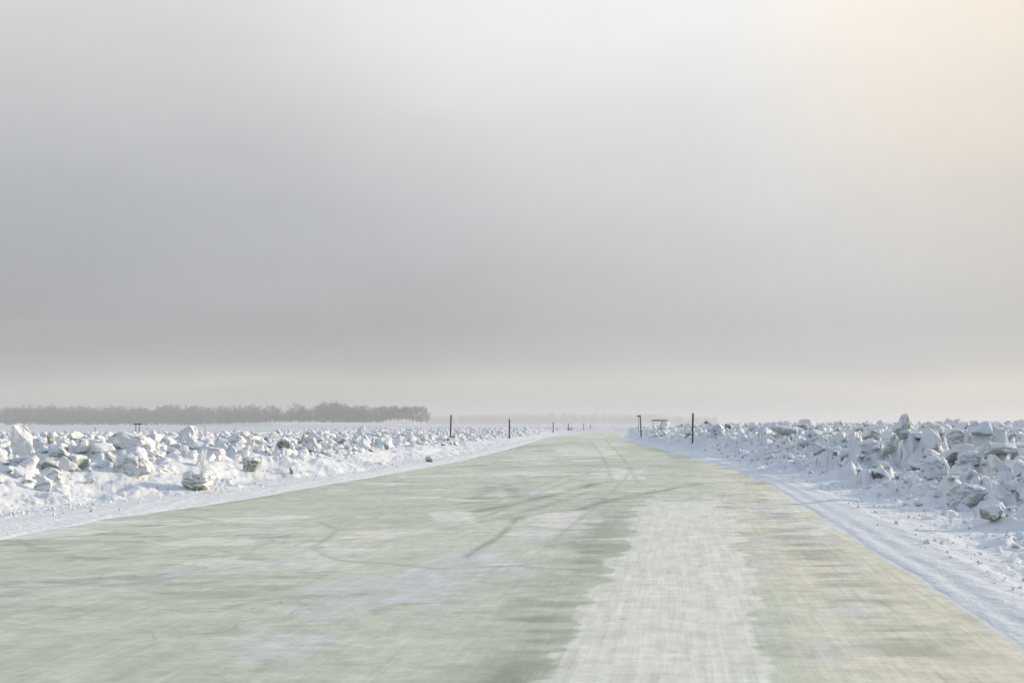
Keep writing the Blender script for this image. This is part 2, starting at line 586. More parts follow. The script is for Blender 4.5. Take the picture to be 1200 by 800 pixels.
def road_mat():
    m, t, bs = new_mat('road_ice')

    def at(n):
        a = t.add('ShaderNodeAttribute', attribute_name=n)
        return a
    rc = at('road_coord').outputs['Vector']
    dark, pale, lav, yel, edge, mark = (at(n).outputs['Fac'] for n in ('dark', 'pale', 'lav', 'yel', 'edge', 'mark'))
    # fine scratches along the road, chatter of the grader blade across it
    lines = t.noise(t.scale(rc, (17, .55, 1)), 1.0, 3, .6)
    lines2 = t.noise(t.scale(rc, (55, 1.6, 1)), 1.0, 2, .6)
    chat = t.noise(t.scale(rc, (3.4, 7.5, 1)), 1.0, 4, .6)
    chat2 = t.noise(t.scale(rc, (8, 26, 1)), 1.0, 3, .6)
    blot = t.noise(t.scale(rc, (.5, .8, 1)), 1.0, 6, .65)
    c = t.mix(t.remap(blot, .3, .7), (.525, .558, .432), (.672, .692, .558))
    c = t.mix(t.math('MULTIPLY', yel, t.remap(chat, .25, .6, .55, 1)), c, (.785, .725, .57))
    c = t.mix(t.math('MULTIPLY', lav, t.remap(chat, .3, .62, .25, 1)), c, (.66, .675, .695))
    pf = t.remap(t.math('ADD', pale, t.math('MULTIPLY', t.math('SUBTRACT', chat, .5), .55)), .3, .7)
    c = t.mix(t.math('MULTIPLY', pf, .85), c, (.81, .80, .705))
    df = t.math('MULTIPLY', dark, t.remap(chat2, .25, .6, .55, 1))
    c = t.mix(t.math('MULTIPLY', df, .8), c, (.28, .31, .23))
    c = t.mix(t.math('MULTIPLY', mark, t.remap(chat2, .25, .55, .6, .95)), c, (.265, .29, .235))
    k = t.math('ADD', t.math('MULTIPLY', t.math('SUBTRACT', lines, .5), t.math('ADD', .14, t.math('MULTIPLY', t.math('MAXIMUM', pale, yel), .30))), t.math('MULTIPLY', t.math('SUBTRACT', chat, .5), .34))
    k = t.math('ADD', k, t.math('MULTIPLY', t.math('SUBTRACT', chat2, .5), .38))
    k = t.math('ADD', k, t.math('MULTIPLY', t.math('SUBTRACT', lines2, .5), t.math('ADD', .10, t.math('MULTIPLY', t.math('MAXIMUM', pale, yel), .2))))
    tex = t.noise(t.scale(rc, (6.0, 1.7, 1)), 1.0, 9, .72)
    tex2 = t.noise(t.scale(rc, (2.8, 3.2, 1)), 1.0, 7, .70)
    k = t.math('ADD', k, t.math('MULTIPLY', t.math('SUBTRACT', tex, .5), .60))
    k = t.math('ADD', k, t.math('MULTIPLY', t.math('SUBTRACT', tex2, .5), .55))
    k = t.math('ADD', k, 1.0)
    cb = t.add('ShaderNodeCombineColor')
    for i in range(3):
        t.link(k, cb.inputs[i])
    c = t.mix(1.0, c, cb.outputs[0], 'MULTIPLY')
    # thin white frost scratches and scrapes
    scr = t.remap(t.noise(t.scale(rc, (9, .8, 1)), 1.0, 6, .7), .60, .70)
    scr = t.math('MULTIPLY', scr, t.remap(t.noise(t.scale(rc, (.35, .5, 1)), 1.0, 3, .6), .42, .62))
    scr2 = t.remap(t.noise(t.scale(rc, (2.6, 4.5, 1)), 1.0, 7, .72), .60, .68)
    scr2 = t.math('MULTIPLY', scr2, t.remap(t.noise(t.scale(rc, (.3, .25, 1)), 1.0, 3, .6), .42, .6))
    c = t.mix(t.math('MULTIPLY', t.math('MAXIMUM', scr, scr2), .55), c, (.76, .77, .755))
    # hairline cracks through the ice
    vo = t.add('ShaderNodeTexVoronoi', feature='DISTANCE_TO_EDGE')
    wv = t.add('ShaderNodeVectorMath', operation='ADD')
    nz = t.add('ShaderNodeTexNoise')
    t.link(t.scale(rc, (.5, .5, 1)), nz.inputs['Vector'])
    nz.inputs['Scale'].default_value = 1.3
    nz.inputs['Detail'].default_value = 5
    t.link(t.scale(nz.outputs['Color'], (1.5, 1.5, 0)), wv.inputs[0])
    t.link(t.scale(rc, (.16, .13, 0)), wv.inputs[1])
    t.link(wv.outputs[0], vo.inputs['Vector'])
    vo.inputs['Scale'].default_value = 1.0
    ck = t.remap(vo.outputs['Distance'], .0, .010, 1.0, 0.0)
    ck = t.math('MULTIPLY', ck, t.remap(t.noise(t.scale(rc, (.3, .3, 1)), 1.0, 3, .6), .45, .6, 0, .5))
    c = t.mix(ck, c, (.30, .335, .27))
    en = t.math('ADD', t.math('MULTIPLY', t.math('SUBTRACT', chat, .5), 1.2), t.math('MULTIPLY', t.math('SUBTRACT', tex, .5), 1.4))
    ef = t.remap(t.math('ADD', edge, t.math('MULTIPLY', en, t.remap(edge, .0, .25))), .30, .80)
    snowy = t.mix(at('far').outputs['Fac'], (.755, .78, .81), (.64, .66, .69))  # far end takes the painted mist grey of the distant snow
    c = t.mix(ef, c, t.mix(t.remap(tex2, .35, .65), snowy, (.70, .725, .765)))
    t.link(c, bs.inputs['Base Color'])
    t.link(t.remap(blot, .35, .65, .5, .68), bs.inputs['Roughness'])
    bs.inputs['Specular IOR Level'].default_value = .15
    b1 = t.add('ShaderNodeBump')
    b1.inputs['Strength'].default_value = .35
    b1.inputs['Distance'].default_value = .02
    hg = t.math('ADD', t.math('MULTIPLY', chat2, .5), t.math('ADD', t.math('MULTIPLY', lines, .4), chat))
    t.link(hg, b1.inputs['Height'])
    t.link(b1.outputs[0], bs.inputs['Normal'])
    return m


M_ROAD = road_mat()

# ------------------------------------------------------------------ the ice road
vs = np.concatenate([np.linspace(-30, 3.4, 60), np.exp(np.arange(math.log(3.6), math.log(260), .0042)), np.exp(np.linspace(math.log(264), math.log(700), 30))])
us = np.linspace(-.012, 1.012, 420)
VV, UU = np.meshgrid(vs, us, indexing='ij')
XL, XR = ice_l(VV), ice_r(VV)
RX = XL + (XR - XL) * UU
RY = VV
q = RX - 0.165 * RY                # metres across, measured along the road's heading
v = RY


def poly_dist(pts, X, Y):
    d = np.full(X.shape, 1e9)
    P = [ground_pt(*p) for p in pts]
    for (ax, ay), (bx, by) in zip(P[:-1], P[1:]):
        dx, dy = bx - ax, by - ay
        L = dx * dx + dy * dy + 1e-9
        t = np.clip(((X - ax) * dx + (Y - ay) * dy) / L, 0, 1)
        d = np.minimum(d, np.hypot(X - ax - t * dx, Y - ay - t * dy))
    return d


RPX = 600 + FPX * RX / np.maximum(RY, 1.0)
dark = np.zeros(RX.shape)
mark = np.zeros(RX.shape)
brk = .45 + .55 * sstep(.32, .6, fbm(q * 1.6, v * 1.0, 4, 69))
wobd = (fbm(q * 1.1, v * .9, 3, 70) - .5) * .5
for pts, wd, st in [
    ([(722, 564), (700, 566), (672, 574), (640, 582), (610, 589), (560, 599)], .19, 1.0),
    ([(818, 567), (790, 572), (765, 577), (735, 582), (700, 590), (680, 597)], .14, .95),
    ([(680, 597), (640, 600), (612, 604), (605, 608)], .13, .8),
    ([(606, 606), (603, 611), (585, 629), (562, 642), (545, 653)], .06, .7),
    ([(700, 560), (640, 558), (612, 560)], .30, .5),
    ([(705, 545), (672, 555), (628, 571), (570, 592)], .08, .45),
    ([(712, 545), (684, 556), (645, 573), (590, 597), (520, 622)], .07, .5),
    ([(740, 552), (722, 572), (690, 600), (640, 640)], .06, .4),
    ([(560, 556), (610, 552), (660, 553), (712, 559)], .10, .45),
    ([(470, 596), (520, 590), (580, 588), (640, 592)], .07, .35),
    ([(690, 516), (702, 528), (712, 545), (716, 562)], .10, .45),
    ([(708, 514), (722, 527), (736, 545), (748, 566)], .10, .45),
    ([(690, 576), (655, 588), (600, 604), (560, 612)], .16, .55),
    ([(595, 568), (600, 575), (606, 583)], .24, .8),
    ([(576, 570), (568, 577), (560, 584)], .26, .65),
    ([(606, 556), (615, 562), (617, 573)], .15, .35),
    ([(615, 561), (660, 560), (690, 564)], .10, .5),
    ([(250, 592), (330, 580), (400, 576), (470, 573)], .10, .55),
    ([(375, 612), (396, 621), (380, 633), (368, 641), (376, 650), (400, 657), (460, 661), (515, 667), (600, 663), (680, 668)], .05, .55),
    ([(170, 601), (220, 606), (262, 612), (330, 611), (390, 604)], .06, .45),
    ([(300, 655), (240, 640), (190, 650)], .05, .25),
    ([(20, 632), (36, 640)], .05, .6),
    ([(0, 682), (45, 681), (100, 684)], .06, .4),
    ([(800, 624), (870, 624), (930, 624)], .03, .55),
    ([(845, 645), (900, 644), (945, 646), (990, 644)], .03, .45),
    ([(955, 682), (985, 681), (1010, 681)], .025, .6),
    ([(910, 710), (950, 708), (985, 706), (1035, 707)], .03, .5),
    ([(860, 575), (905, 576), (930, 575)], .05, .5),
    ([(880, 600), (905, 600), (930, 602)], .05, .4),
    ([(520, 550), (600, 541), (680, 538)], .5, .4),
    ([(560, 549), (640, 546), (720, 545), (780, 546)], .9, .5),
    ([(590, 527), (640, 521), (680, 519)], 1.0, .55),
    ([(770, 527), (820, 534), (860, 546)], .25, .5),
    ([(740, 522), (780, 531), (800, 540)], .25, .35),
]:
    d = poly_dist(pts, RX, RY) + np.abs(wobd) * wd * 1.6
    mark = np.maximum(mark, st * np.exp(-np.clip(d / wd, 0, 9) ** 2) * brk)
# bare darker ice worn in streaks lying across the road
str1 = fbm(q * .45 + 5, v * .8 - .1 * q, 7, 71, .62)
str2 = fbm(q * .8, v * 2.6 + .5 * q, 5, 72, .6)
near = 1 - sstep(30, 80, v)
dark = np.maximum(dark, .75 * sstep(.57, .74, str1 * .6 + str2 * .4) * (.35 + .65 * fbm(q * .3, v * .2, 2, 73)))
str3 = fbm(q * 1.3, v * 3.4 - .3 * q, 5, 77, .6)
dark = np.maximum(dark, .8 * sstep(.60, .70, str3 + .05 * sstep(1.0, 1.6, q)) * sstep(.42, .6, fbm(q * .35, v * .25, 3, 78)))
# the darker worn lane just left of the pale strip, and the blots right of it
lane = np.exp(-((q + 1.05 + .25 * (fbm(v * 1.4, q * 0, 3, 74) - .5)) / .55) ** 2) * (1 - sstep(14, 24, v))
dark = np.maximum(dark, lane * (.25 + .75 * sstep(.38, .62, fbm(q * 1.2, v * 3.2, 4, 75))))
laneR = np.exp(-((q - 1.55) / .35) ** 2) * (1 - sstep(14, 26, v))
dark = np.maximum(dark, .75 * laneR * sstep(.42, .68, fbm(q * .9, v * 4.0, 4, 76)))
dark = dark * (.35 + .65 * np.maximum(np.maximum(sstep(6.5, 13, v), lane), sstep(.9, 1.4, q)))
# pale strip of packed snow with a ragged, blade-cut edge
lv = np.log(np.maximum(v, 1.0))
zs = np.clip(v / 14, .4, 1.4)
zig = zs * (.26 * (vnoise(lv * 26, q * 0 + 3, 80) - .5) + .20 * (vnoise(lv * 70, q * 0 + 3, 81) - .5) + .25 * (fbm(lv * 6, q * 0, 2, 82) - .5))
zig2 = zs * (.24 * (vnoise(lv * 24, q * 0 + 9, 83) - .5) + .20 * (vnoise(lv * 64, q * 0 + 9, 84) - .5) + .25 * (fbm(lv * 6, q * 0 + 5, 2, 85) - .5))
sx0 = np.array([ground_pt(*p) for p in [(640, 800), (690, 720), (718, 650), (742, 600), (765, 578)]])
sx1 = np.array([ground_pt(*p) for p in [(900, 800), (880, 720), (872, 650), (862, 605), (840, 580)]])
o0, o1 = np.argsort(sx0[:, 1]), np.argsort(sx1[:, 1])
e0 = np.interp(v, sx0[o0, 1], sx0[o0, 0]) + .165 * np.minimum(v - sx0[o0[0], 1], 0) + zig
e1 = np.interp(v, sx1[o1, 1], sx1[o1, 0]) + .165 * np.minimum(v - sx1[o1[0], 1], 0) + zig2
strip = sstep(-.10, .10, RX - e0) * sstep(-.10, .10, e1 - RX) * (1 - sstep(15, 27, v + 5 * (fbm(q * 1.5, v * .8, 4, 88) - .5)))
pale = .95 * strip
# smaller pale patches and drift bands
for (x0, y0, x1, y1, st) in [(697, 549, 755, 561, .9), (640, 524, 735, 534, .65), (590, 530, 650, 543, .55), (540, 552, 640, 566, .35), (720, 538, 800, 546, .3), (500, 598, 560, 612, .6), (770, 556, 900, 566, .45), (690, 517, 735, 522, .5)]:
    mx, my = (x0 + x1) / 2, (y0 + y1) / 2
    RPY = 497 + FPX * CAM_H / np.maximum(RY, 1.0)
    dd = np.maximum(np.abs(RPX - mx) / ((x1 - x0) / 2), np.abs(RPY - my) / ((y1 - y0) / 2)) + 1.3 * (fbm(q * .8, v * .5, 4, 86) - .5)
    pale = np.maximum(pale, st * (1 - sstep(.7, 1.15, dd)))
drift = fbm(q * .42 + 9, v * .70 - .16 * q, 6, 87, .6)
pale = np.maximum(pale, .80 * sstep(.50, .70, drift) * (.35 + .65 * sstep(5, 18, v)))
dark *= 1 - .75 * strip
# grey-lavender wind-blown snow lying thin on the ice
lavn = fbm(q * .75, v * .55, 5, 90)
lav = .55 * sstep(.57, .72, lavn) * (1 - .8 * strip) * sstep(.3, .6, fbm(q * 2.5, v * .8, 5, 98))
for pts, wd, st in [([(700, 600), (640, 625), (585, 645), (520, 675), (470, 708)], .42, .9), ([(600, 660), (560, 680), (520, 690)], .35, .8), ([(420, 680), (370, 715), (330, 760)], .3, .7),
                    ([(880, 585), (905, 600), (945, 620), (960, 640)], .35, .9), ([(890, 655), (900, 670)], .2, .7), ([(965, 640), (990, 690), (1000, 720)], .22, .6), ([(560, 548), (650, 543), (780, 545)], .9, .6)]:
    d = poly_dist(pts, RX, RY) + wobd * wd * 2
    lav = np.maximum(lav, st * np.exp(-np.clip(d / wd, 0, 9) ** 2) * sstep(.25, .6, fbm(q * 2.2, v * 1.6, 4, 91)))
# the right-hand lane is yellower
yel = sstep(.55, 1.35, q + .5 * (fbm(q * .9, v * .6, 4, 92) - .5)) * (.75 + .25 * fbm(q * .8, v * 1.3, 3, 93))
yel = np.maximum(yel, .22 * sstep(.5, .75, fbm(q * .25, v * .16, 3, 94)))
# snow creeping over the edges
wl, wr = RX - XL, XR - RX
edge = np.maximum(1 - sstep(-.15, .20, wl + .15 * (fbm(q * .4, v * 1.3, 4, 95) - .5)), 1 - sstep(-.15, .30, wr + .25 * (fbm(q * .3, v * .8, 5, 96) - .5)))
far = sstep(110, 290, v + 60 * (fbm(q * .25, v * .03, 3, 99) - .5))  # distance mask for the painted fade of the far road
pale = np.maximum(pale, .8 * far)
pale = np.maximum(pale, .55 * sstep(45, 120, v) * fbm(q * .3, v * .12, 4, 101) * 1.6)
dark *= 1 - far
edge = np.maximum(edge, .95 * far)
RZ = .004 + .006 * (fbm(q * 1.5, v * 1.2, 3, 97) - .5)
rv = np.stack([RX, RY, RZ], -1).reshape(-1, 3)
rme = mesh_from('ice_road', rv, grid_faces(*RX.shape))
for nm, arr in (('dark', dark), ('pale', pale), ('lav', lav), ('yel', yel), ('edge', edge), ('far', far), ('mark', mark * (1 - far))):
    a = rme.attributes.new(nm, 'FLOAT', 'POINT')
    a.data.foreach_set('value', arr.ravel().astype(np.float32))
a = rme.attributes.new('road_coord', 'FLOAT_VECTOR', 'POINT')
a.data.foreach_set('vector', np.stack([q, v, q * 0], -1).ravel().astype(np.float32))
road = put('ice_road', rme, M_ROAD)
tag(road, kind='structure')

# ------------------------------------------------------------------ haze: ice fog lying over the river
hv, hf = box((0, 0, 11.4), (13000, 13000, 25.2))
haze = put('haze', mesh_from('haze', hv, hf, False), None)
hm = bpy.data.materials.new('ice_fog')
hm.use_nodes = True
ht = NT(hm.node_tree)
pv = ht.add('ShaderNodeVolumePrincipled')
pv.inputs['Color'].default_value = (.78, .785, .795, 1)
pv.inputs['Density'].default_value = .00072
pv.inputs['Anisotropy'].default_value = .2
if 'Density Attribute' in pv.inputs:
    pv.inputs['Density Attribute'].default_value = ''
ho = ht.add('ShaderNodeOutputMaterial')
ht.link(pv.outputs[0], ho.inputs['Volume'])
haze.data.materials.append(hm)
tag(haze, kind='stuff')

# ------------------------------------------------------------------ ice blocks


def cube_sphere(n):
    key, V, F = {}, [], []
    axes = [(0, 1, 2), (1, 2, 0), (2, 0, 1)]
    for a, b, c in axes:
        for s in (-1, 1):
            idx = np.zeros((n + 1, n + 1), int)
            for i in range(n + 1):
                for j in range(n + 1):
                    p = [0, 0, 0]
                    p[a] = s
                    p[b] = math.tan((2 * i / n - 1) * math.pi / 4)
                    p[c] = math.tan((2 * j / n - 1) * math.pi / 4)
                    k = tuple(round(t, 5) for t in p)
                    if k not in key:
                        key[k] = len(V)
                        V.append(p)
                    idx[i, j] = key[k]
            for i in range(n):
                for j in range(n):
                    qd = (idx[i, j], idx[i + 1, j], idx[i + 1, j + 1], idx[i, j + 1])
                    F.append(qd if s > 0 else qd[::-1])
    V = np.array(V, float)
    return V / np.linalg.norm(V, axis=1)[:, None], np.array(F)


CS = {n: cube_sphere(n) for n in (5, 9, 14, 26)}


def block_shape(seed, dims, n=14, p=10, cuts=3, rough=.10, peak=0.0):
    """broken ice slab: intersection of jittered planes with slightly rounded edges"""
    g = np.random.default_rng(seed)
    Dv, F = CS[n]
    dims = np.array(dims, float)
    N = []
    for ax in range(3):
        for s in (-1, 1):
            nn = np.zeros(3)
            nn[ax] = s
            N.append((nn + g.normal(0, .17, 3), g.uniform(.85, 1.0)))
    for k in range(cuts):
        N.append((g.normal(0, 1, 3), g.uniform(.72, .98)))
    if peak:
        for k in range(2):
            a = g.uniform(-.5, .5) + k * math.pi
            N.append((np.array([math.cos(a), math.sin(a), peak]), .62))
    acc = 0
    for nn, c in N:
        nn = nn / np.linalg.norm(nn)
        acc = acc + (np.maximum(Dv @ nn, 0) / c) ** p
    r = acc ** (-1.0 / p)
    P = Dv * r[:, None]
    nz = (vnoise3(P * 1.7 + seed, seed) - .5) * 1.0 + (vnoise3(P * 3.7 + seed, seed + 1) - .5) * .6 + (vnoise3(P * 8 + seed, seed + 2) - .5) * .3
    P = P * (1 + rough * 1.6 * nz)[:, None]
    return P * dims, F


def normals_of(V, F):
    n = np.zeros(V.shape)
    fn = np.cross(V[F[:, 2]] - V[F[:, 0]], V[F[:, 3]] - V[F[:, 1]])
    for k in range(4):
        np.add.at(n, F[:, k], fn)
    return n / (np.linalg.norm(n, axis=1)[:, None] + 1e-9)


def rot_xyz(rx, ry, rz):
    return np.array(Matrix.Rotation(rz, 3, 'Z') @ Matrix.Rotation(ry, 3, 'Y') @ Matrix.Rotation(rx, 3, 'X'))


HEROES = []


def hero(seed, px, py, wpx, hpx, dep=.8, tilt=(0, 0, 0), mat=None, label='', short='', cap=.3, sink=.25, peak=0, cuts=4, p=13, dist=None, cap_t=.05, name='ice_block', rough=.15):
    """one recognisable block: its foot at a point of the photograph, its width and height as seen there"""
    if dist is None:
        x, y, z = hit(px, py)
    else:
        vv = pix_dir(px, py)
        x, y = vv.x / vv.y * dist, dist
        z = t1(x, y)
    wm, hm_ = .8 * wpx / FPX * y, hpx / FPX * y
    dims = (wm / 2, wm / 2 * dep, hm_ / 2 * (1 + sink))
    Rm = rot_xyz(*[R(a) for a in tilt])
    V, F = block_shape(seed, dims, 26, p, cuts, rough, peak)
    V = V @ Rm.T
    ext = V[:, 2].max()
    zc = z + hm_ - ext
    if dist is not None:
        zc = CAM_H + pix_dir(px, py).z / pix_dir(px, py).y * dist + hm_ - ext
    Nn = normals_of(V, F)
    o = put(name, mesh_from('ice_block', V, F), mat or M_RIME, loc=(x, y + wm / 2 * dep * .5, zc))
    tag(o, label, 'ice block', 'ice blocks that stand out in the rubble')
    if cap is not None:
        nz = Nn[:, 2] + .5 * (vnoise3(V * 2.6 / max(wm, .3) + seed, seed) - .5)
        keep = (nz > cap)
        fk = keep[F].all(1)
        lab_ = np.arange(len(V))
        Fk = F[fk]
        for _ in range(400):
            mn = lab_[Fk].min(1)
            new = lab_.copy()
            for k in range(4):
                np.minimum.at(new, Fk[:, k], mn)
            if (new == lab_).all():
                break
            lab_ = new
        if len(Fk):
            ids, cnt = np.unique(lab_[Fk[:, 0]], return_counts=True)
            fk[np.flatnonzero(fk)[lab_[Fk[:, 0]] != ids[cnt.argmax()]]] = False
        if fk.sum() > 8:
            inner = np.zeros(len(V))
            np.add.at(inner, F[fk].ravel(), 1)
            tot = np.zeros(len(V))
            np.add.at(tot, F.ravel(), 1)
            full = inner >= tot
            th = cap_t * min(1.5, max(.5, wm))
            soft = np.where(full, 1.0, -.25)
            # smooth the thickness towards the rim
            for _ in range(3):
                s2 = np.zeros(len(V))
                c2 = np.zeros(len(V))
                for k in range(4):
                    np.add.at(s2, F[:, k], soft[F].mean(1))
                    np.add.at(c2, F[:, k], 1)
                soft = np.where(full, s2 / c2, -.25)
            V2 = V + Nn * (th * soft)[:, None]
            V2[:, 2] += th * .5 * np.maximum(soft, 0)
            used = np.unique(F[fk])
            remap = -np.ones(len(V), int)
            remap[used] = np.arange(len(used))
            c = put('snow_cap', mesh_from('snow_cap', V2[used], remap[F[fk]]), M_SNOW, o)
    HEROES.append((o, px, py - hpx / 2, y, max(wm, hm_), short))
    return o


B = hero
# left bank
B(101, 22, 536, 30, 34, .5, (8, -6, 15), M_RIME, 'tall upright snow-crusted slab on the far left, standing above the left rubble', 'tall upright slab on the far left', .35, cuts=5, peak=.9)
B(102, 68, 546, 26, 20, .8, (25, -25, 20), M_YELLOW, 'tilted block with a rough yellow-brown face in the left rubble', 'yellow-brown tilted block', .25)
B(103, 86, 549, 26, 15, .9, (0, 12, -10), M_GREEN, 'snow-topped block showing a small green face, right of the yellow-brown tilted block', 'small green-faced block', .0)
B(104, 155, 556, 46, 28, .8, (0, 8, 10), M_RIME_B, 'big rounded snow-covered lump on the left bank above the smooth slope', 'big rounded lump', -.1, p=5, rough=.28)
B(105, 151, 526, 40, 18, .6, (0, 24, 5), M_RIME, 'blue shaded wedge of ice below the board on two posts', 'shaded wedge below the board', .3)
B(106, 231, 573, 50, 19, .9, (8, 3, 10), M_GREENLOW, 'wide low block with a green broken underside at the foot of the left bank', 'wide low green-bottomed block', .05, sink=.1, p=5, rough=.25)
B(107, 294, 552, 22, 15, .9, (0, 14, 10), M_OLIVE, 'dark olive-green ice boulder with one sunlit side on the left bank', 'dark olive boulder', .75, p=9)
B(108, 234, 548, 10, 20, .8, (0, 5, 20), M_RIME, 'narrow upright block standing like a stump above the wide low block', 'narrow upright stump', .3)
B(109, 248, 537, 28, 12, .8, (0, 10, 0), M_RIME, 'flat snow-topped slab behind the narrow upright stump', 'flat slab behind the stump', .1)
B(110, 333, 525, 18, 9, .6, (0, 32, 15), M_OLIVE, 'slanting slab with a dark lower edge in the left rubble', 'slanting dark-edged slab', .2)
B(111, 355, 521, 6, 8, .8, (0, 10, 0), M_YELLOW, 'small upright ochre chip of ice in the left rubble', 'small ochre chip', None)
B(112, 453, 527, 7, 9, .9, (0, -12, 0), M_OLIVE, 'small rounded olive lump on the left bank before the first stake', 'small olive lump', .75, p=8)
B(113, 502, 541, 9, 6, .9, (0, 6, 0), M_YELLOW, 'olive and yellow chunk lying at the road edge below the left stake', 'olive chunk at the road edge', .7, sink=.1)
B(114, 341, 555, 6, 8, .9, (0, -10, 0), M_OLIVE, 'little brownish green chunk low on the left bank beside the smooth slope', 'little brownish chunk', None)
B(115, 424, 509, 11, 10, .7, (0, 20, 30), M_RIME, 'pointed blue-shaded wedge on the skyline of the left rubble', 'pointed wedge on the left skyline', .4, peak=.8)
B(116, 62, 566, 22, 12, .9, (0, 8, 0), M_RIME_B, 'low rounded slab with a hollow below on the left bank', 'low hollowed slab', .1, p=8)
B(117, 50, 575, 24, 15, .8, (0, 32, 10), M_RIME, 'leaning smooth slab half sunk in the left slope near the picture edge', 'leaning smooth slab', .0, p=9)
B(118, 20, 546, 40, 9, .8, (0, -4, 0), M_RIME, 'flat lying slab with rounded snow rim under the tall upright slab', 'flat slab under the tall one', .1, p=9)
B(119, 95, 530, 18, 12, .8, (0, -10, 10), M_RIME_B, 'block with a dark underside in the middle of the left field', 'dark-bottomed block', .2)
B(120, 86, 514, 15, 6, .9, (0, -14, 0), M_OLIVE, 'shallow tilted plate with a dark line of bare ice far back left', 'shallow tilted plate', -.1)
B(121, 58, 522, 10, 12, .8, (0, -10, 0), M_YELLOW, 'small block with an ochre right side behind the yellow-brown tilted block', 'ochre-sided block', .2)
B(122, 277, 527, 20, 16, .7, (0, 24, 25), M_RIME_B, 'shaded ice heap with dark cracks right of centre in the left field', 'shaded cracked heap', .3, peak=.7)
B(123, 222, 517, 22, 12, .8, (0, 26, -10), M_RIME, 'bright triangular slab far back in the left rubble', 'bright triangular slab', .1, peak=.8)
B(124, 292, 528, 12, 13, .8, (0, 20, 10), M_RIME, 'steep white block beside the shaded cracked heap', 'steep white block', .2)
# right bank
B(201, 1062, 517, 22, 24, .7, (0, 4, 20), M_GREEN, 'sharp peak with green ice on its face, tallest of the right rubble', 'sharp green-faced peak', .45, peak=.8, cuts=2)
B(202, 1094, 516, 38, 20, .8, (0, 10, 10), M_RIME_B, 'big draped lump just right of the sharp peak', 'big draped lump', .0, p=9)
B(203, 1046, 532, 14, 18, .5, (0, 24, -20), M_GREEN, 'leaning slab with a green right edge in front of the sharp peak', 'leaning green-edged slab', .4)
B(204, 1124, 524, 44, 17, .8, (0, 10, 5), M_RIME_B, 'broad snow-capped slab with a dark gap under its edge on the right bank', 'broad capped slab', .0, p=9)
B(205, 1190, 543, 62, 20, .9, (0, 4, 0), M_SNOW, 'large smooth snow-drifted dome at the right edge of the picture', 'large smooth dome', None, p=6, rough=.03)
B(206, 1178, 552, 40, 10, .7, (0, 3, 0), M_RIME, 'long low slab cracked across in front of the smooth dome', 'long cracked slab', .1, p=9)
B(207, 1137, 594, 36, 26, .8, (20, 14, 15), M_GREEN, 'slab with a bare green-grey underside low on the right bank', 'slab with bare underside', .25)
B(208, 1166, 611, 26, 14, .9, (0, 8, 0), M_OLIVE, 'half-buried block over a dark recess nearest the right shoulder', 'half-buried block', .0, sink=.1, p=9)
B(209, 1200, 582, 18, 22, .8, (0, -8, 20), M_GREEN, 'upright block with a bare grey-green face cut by the right picture edge', 'upright block at the edge', .4)
B(210, 1016, 536, 26, 18, .8, (0, 10, 0), M_RIME_B, 'rounded block with a dark hollow on the right bank, left of the green-edged slab', 'rounded hollow block', .25)
B(211, 1030, 561, 20, 7, .8, (0, 14, 0), M_BROWN, 'black-edged flake lying at the foot of the right slope', 'black-edged flake', .1)
B(212, 924, 512, 28, 12, .9, (0, 27, 0), M_SNOW, 'smooth white sloping sheet on the right skyline', 'smooth white sloping sheet', None, p=5, rough=.12)
B(213, 842, 508, 22, 9, .8, (0, 12, 0), M_RIME_B, 'tent-shaped white slab over a dark gap behind the right stake', 'tent-shaped slab', .0, peak=.6)
B(214, 828, 499, 9, 6, .8, (0, 18, 0), M_BROWN, 'brown dirty chunk on the skyline right of the brown stake', 'brown chunk by the stake', None)
B(215, 854, 501, 9, 5, .8, (0, 5, 0), M_BROWN, 'brown dirty lump on the skyline, farther right than the other brown one', 'farther brown lump', None)
B(216, 1112, 548, 26, 12, .8, (0, 16, 0), M_RIME_B, 'block with an olive underside below the broad capped slab', 'olive-bottomed block', .05, p=9)
B(217, 1098, 560, 40, 22, .8, (0, 10, 0), M_RIME, 'steep snow-covered mound in front of the broad capped slab', 'steep mound', .1, p=4, rough=.3)
B(218, 1160, 516, 20, 16, .5, (0, 30, 10), M_YELLOW, 'leaning slab with a bare ochre face on the right skyline', 'leaning ochre-faced slab', .3)
B(219, 1140, 548, 36, 16, .8, (0, 14, 0), M_RIME, 'blue-shaded rounded hump left of the long cracked slab', 'rounded hump', .1, p=5, rough=.25)
B(220, 958, 532, 22, 12, .8, (0, 8, 0), M_RIME_B, 'cluster of dark-bottomed chunks frozen into one block on the right slope', 'dark-bottomed cluster', .3)

# slab jutting out over a lump at the tip of the right bank
xj, yj, zj = hit(772, 505)
yj = min(yj, 100.0)
xj = pix_dir(772, 500).x / pix_dir(772, 500).y * yj


def at_d(px, py, d):
    vv = pix_dir(px, py)
    return Vector((vv.x / vv.y * d, d, CAM_H + vv.z / vv.y * d))


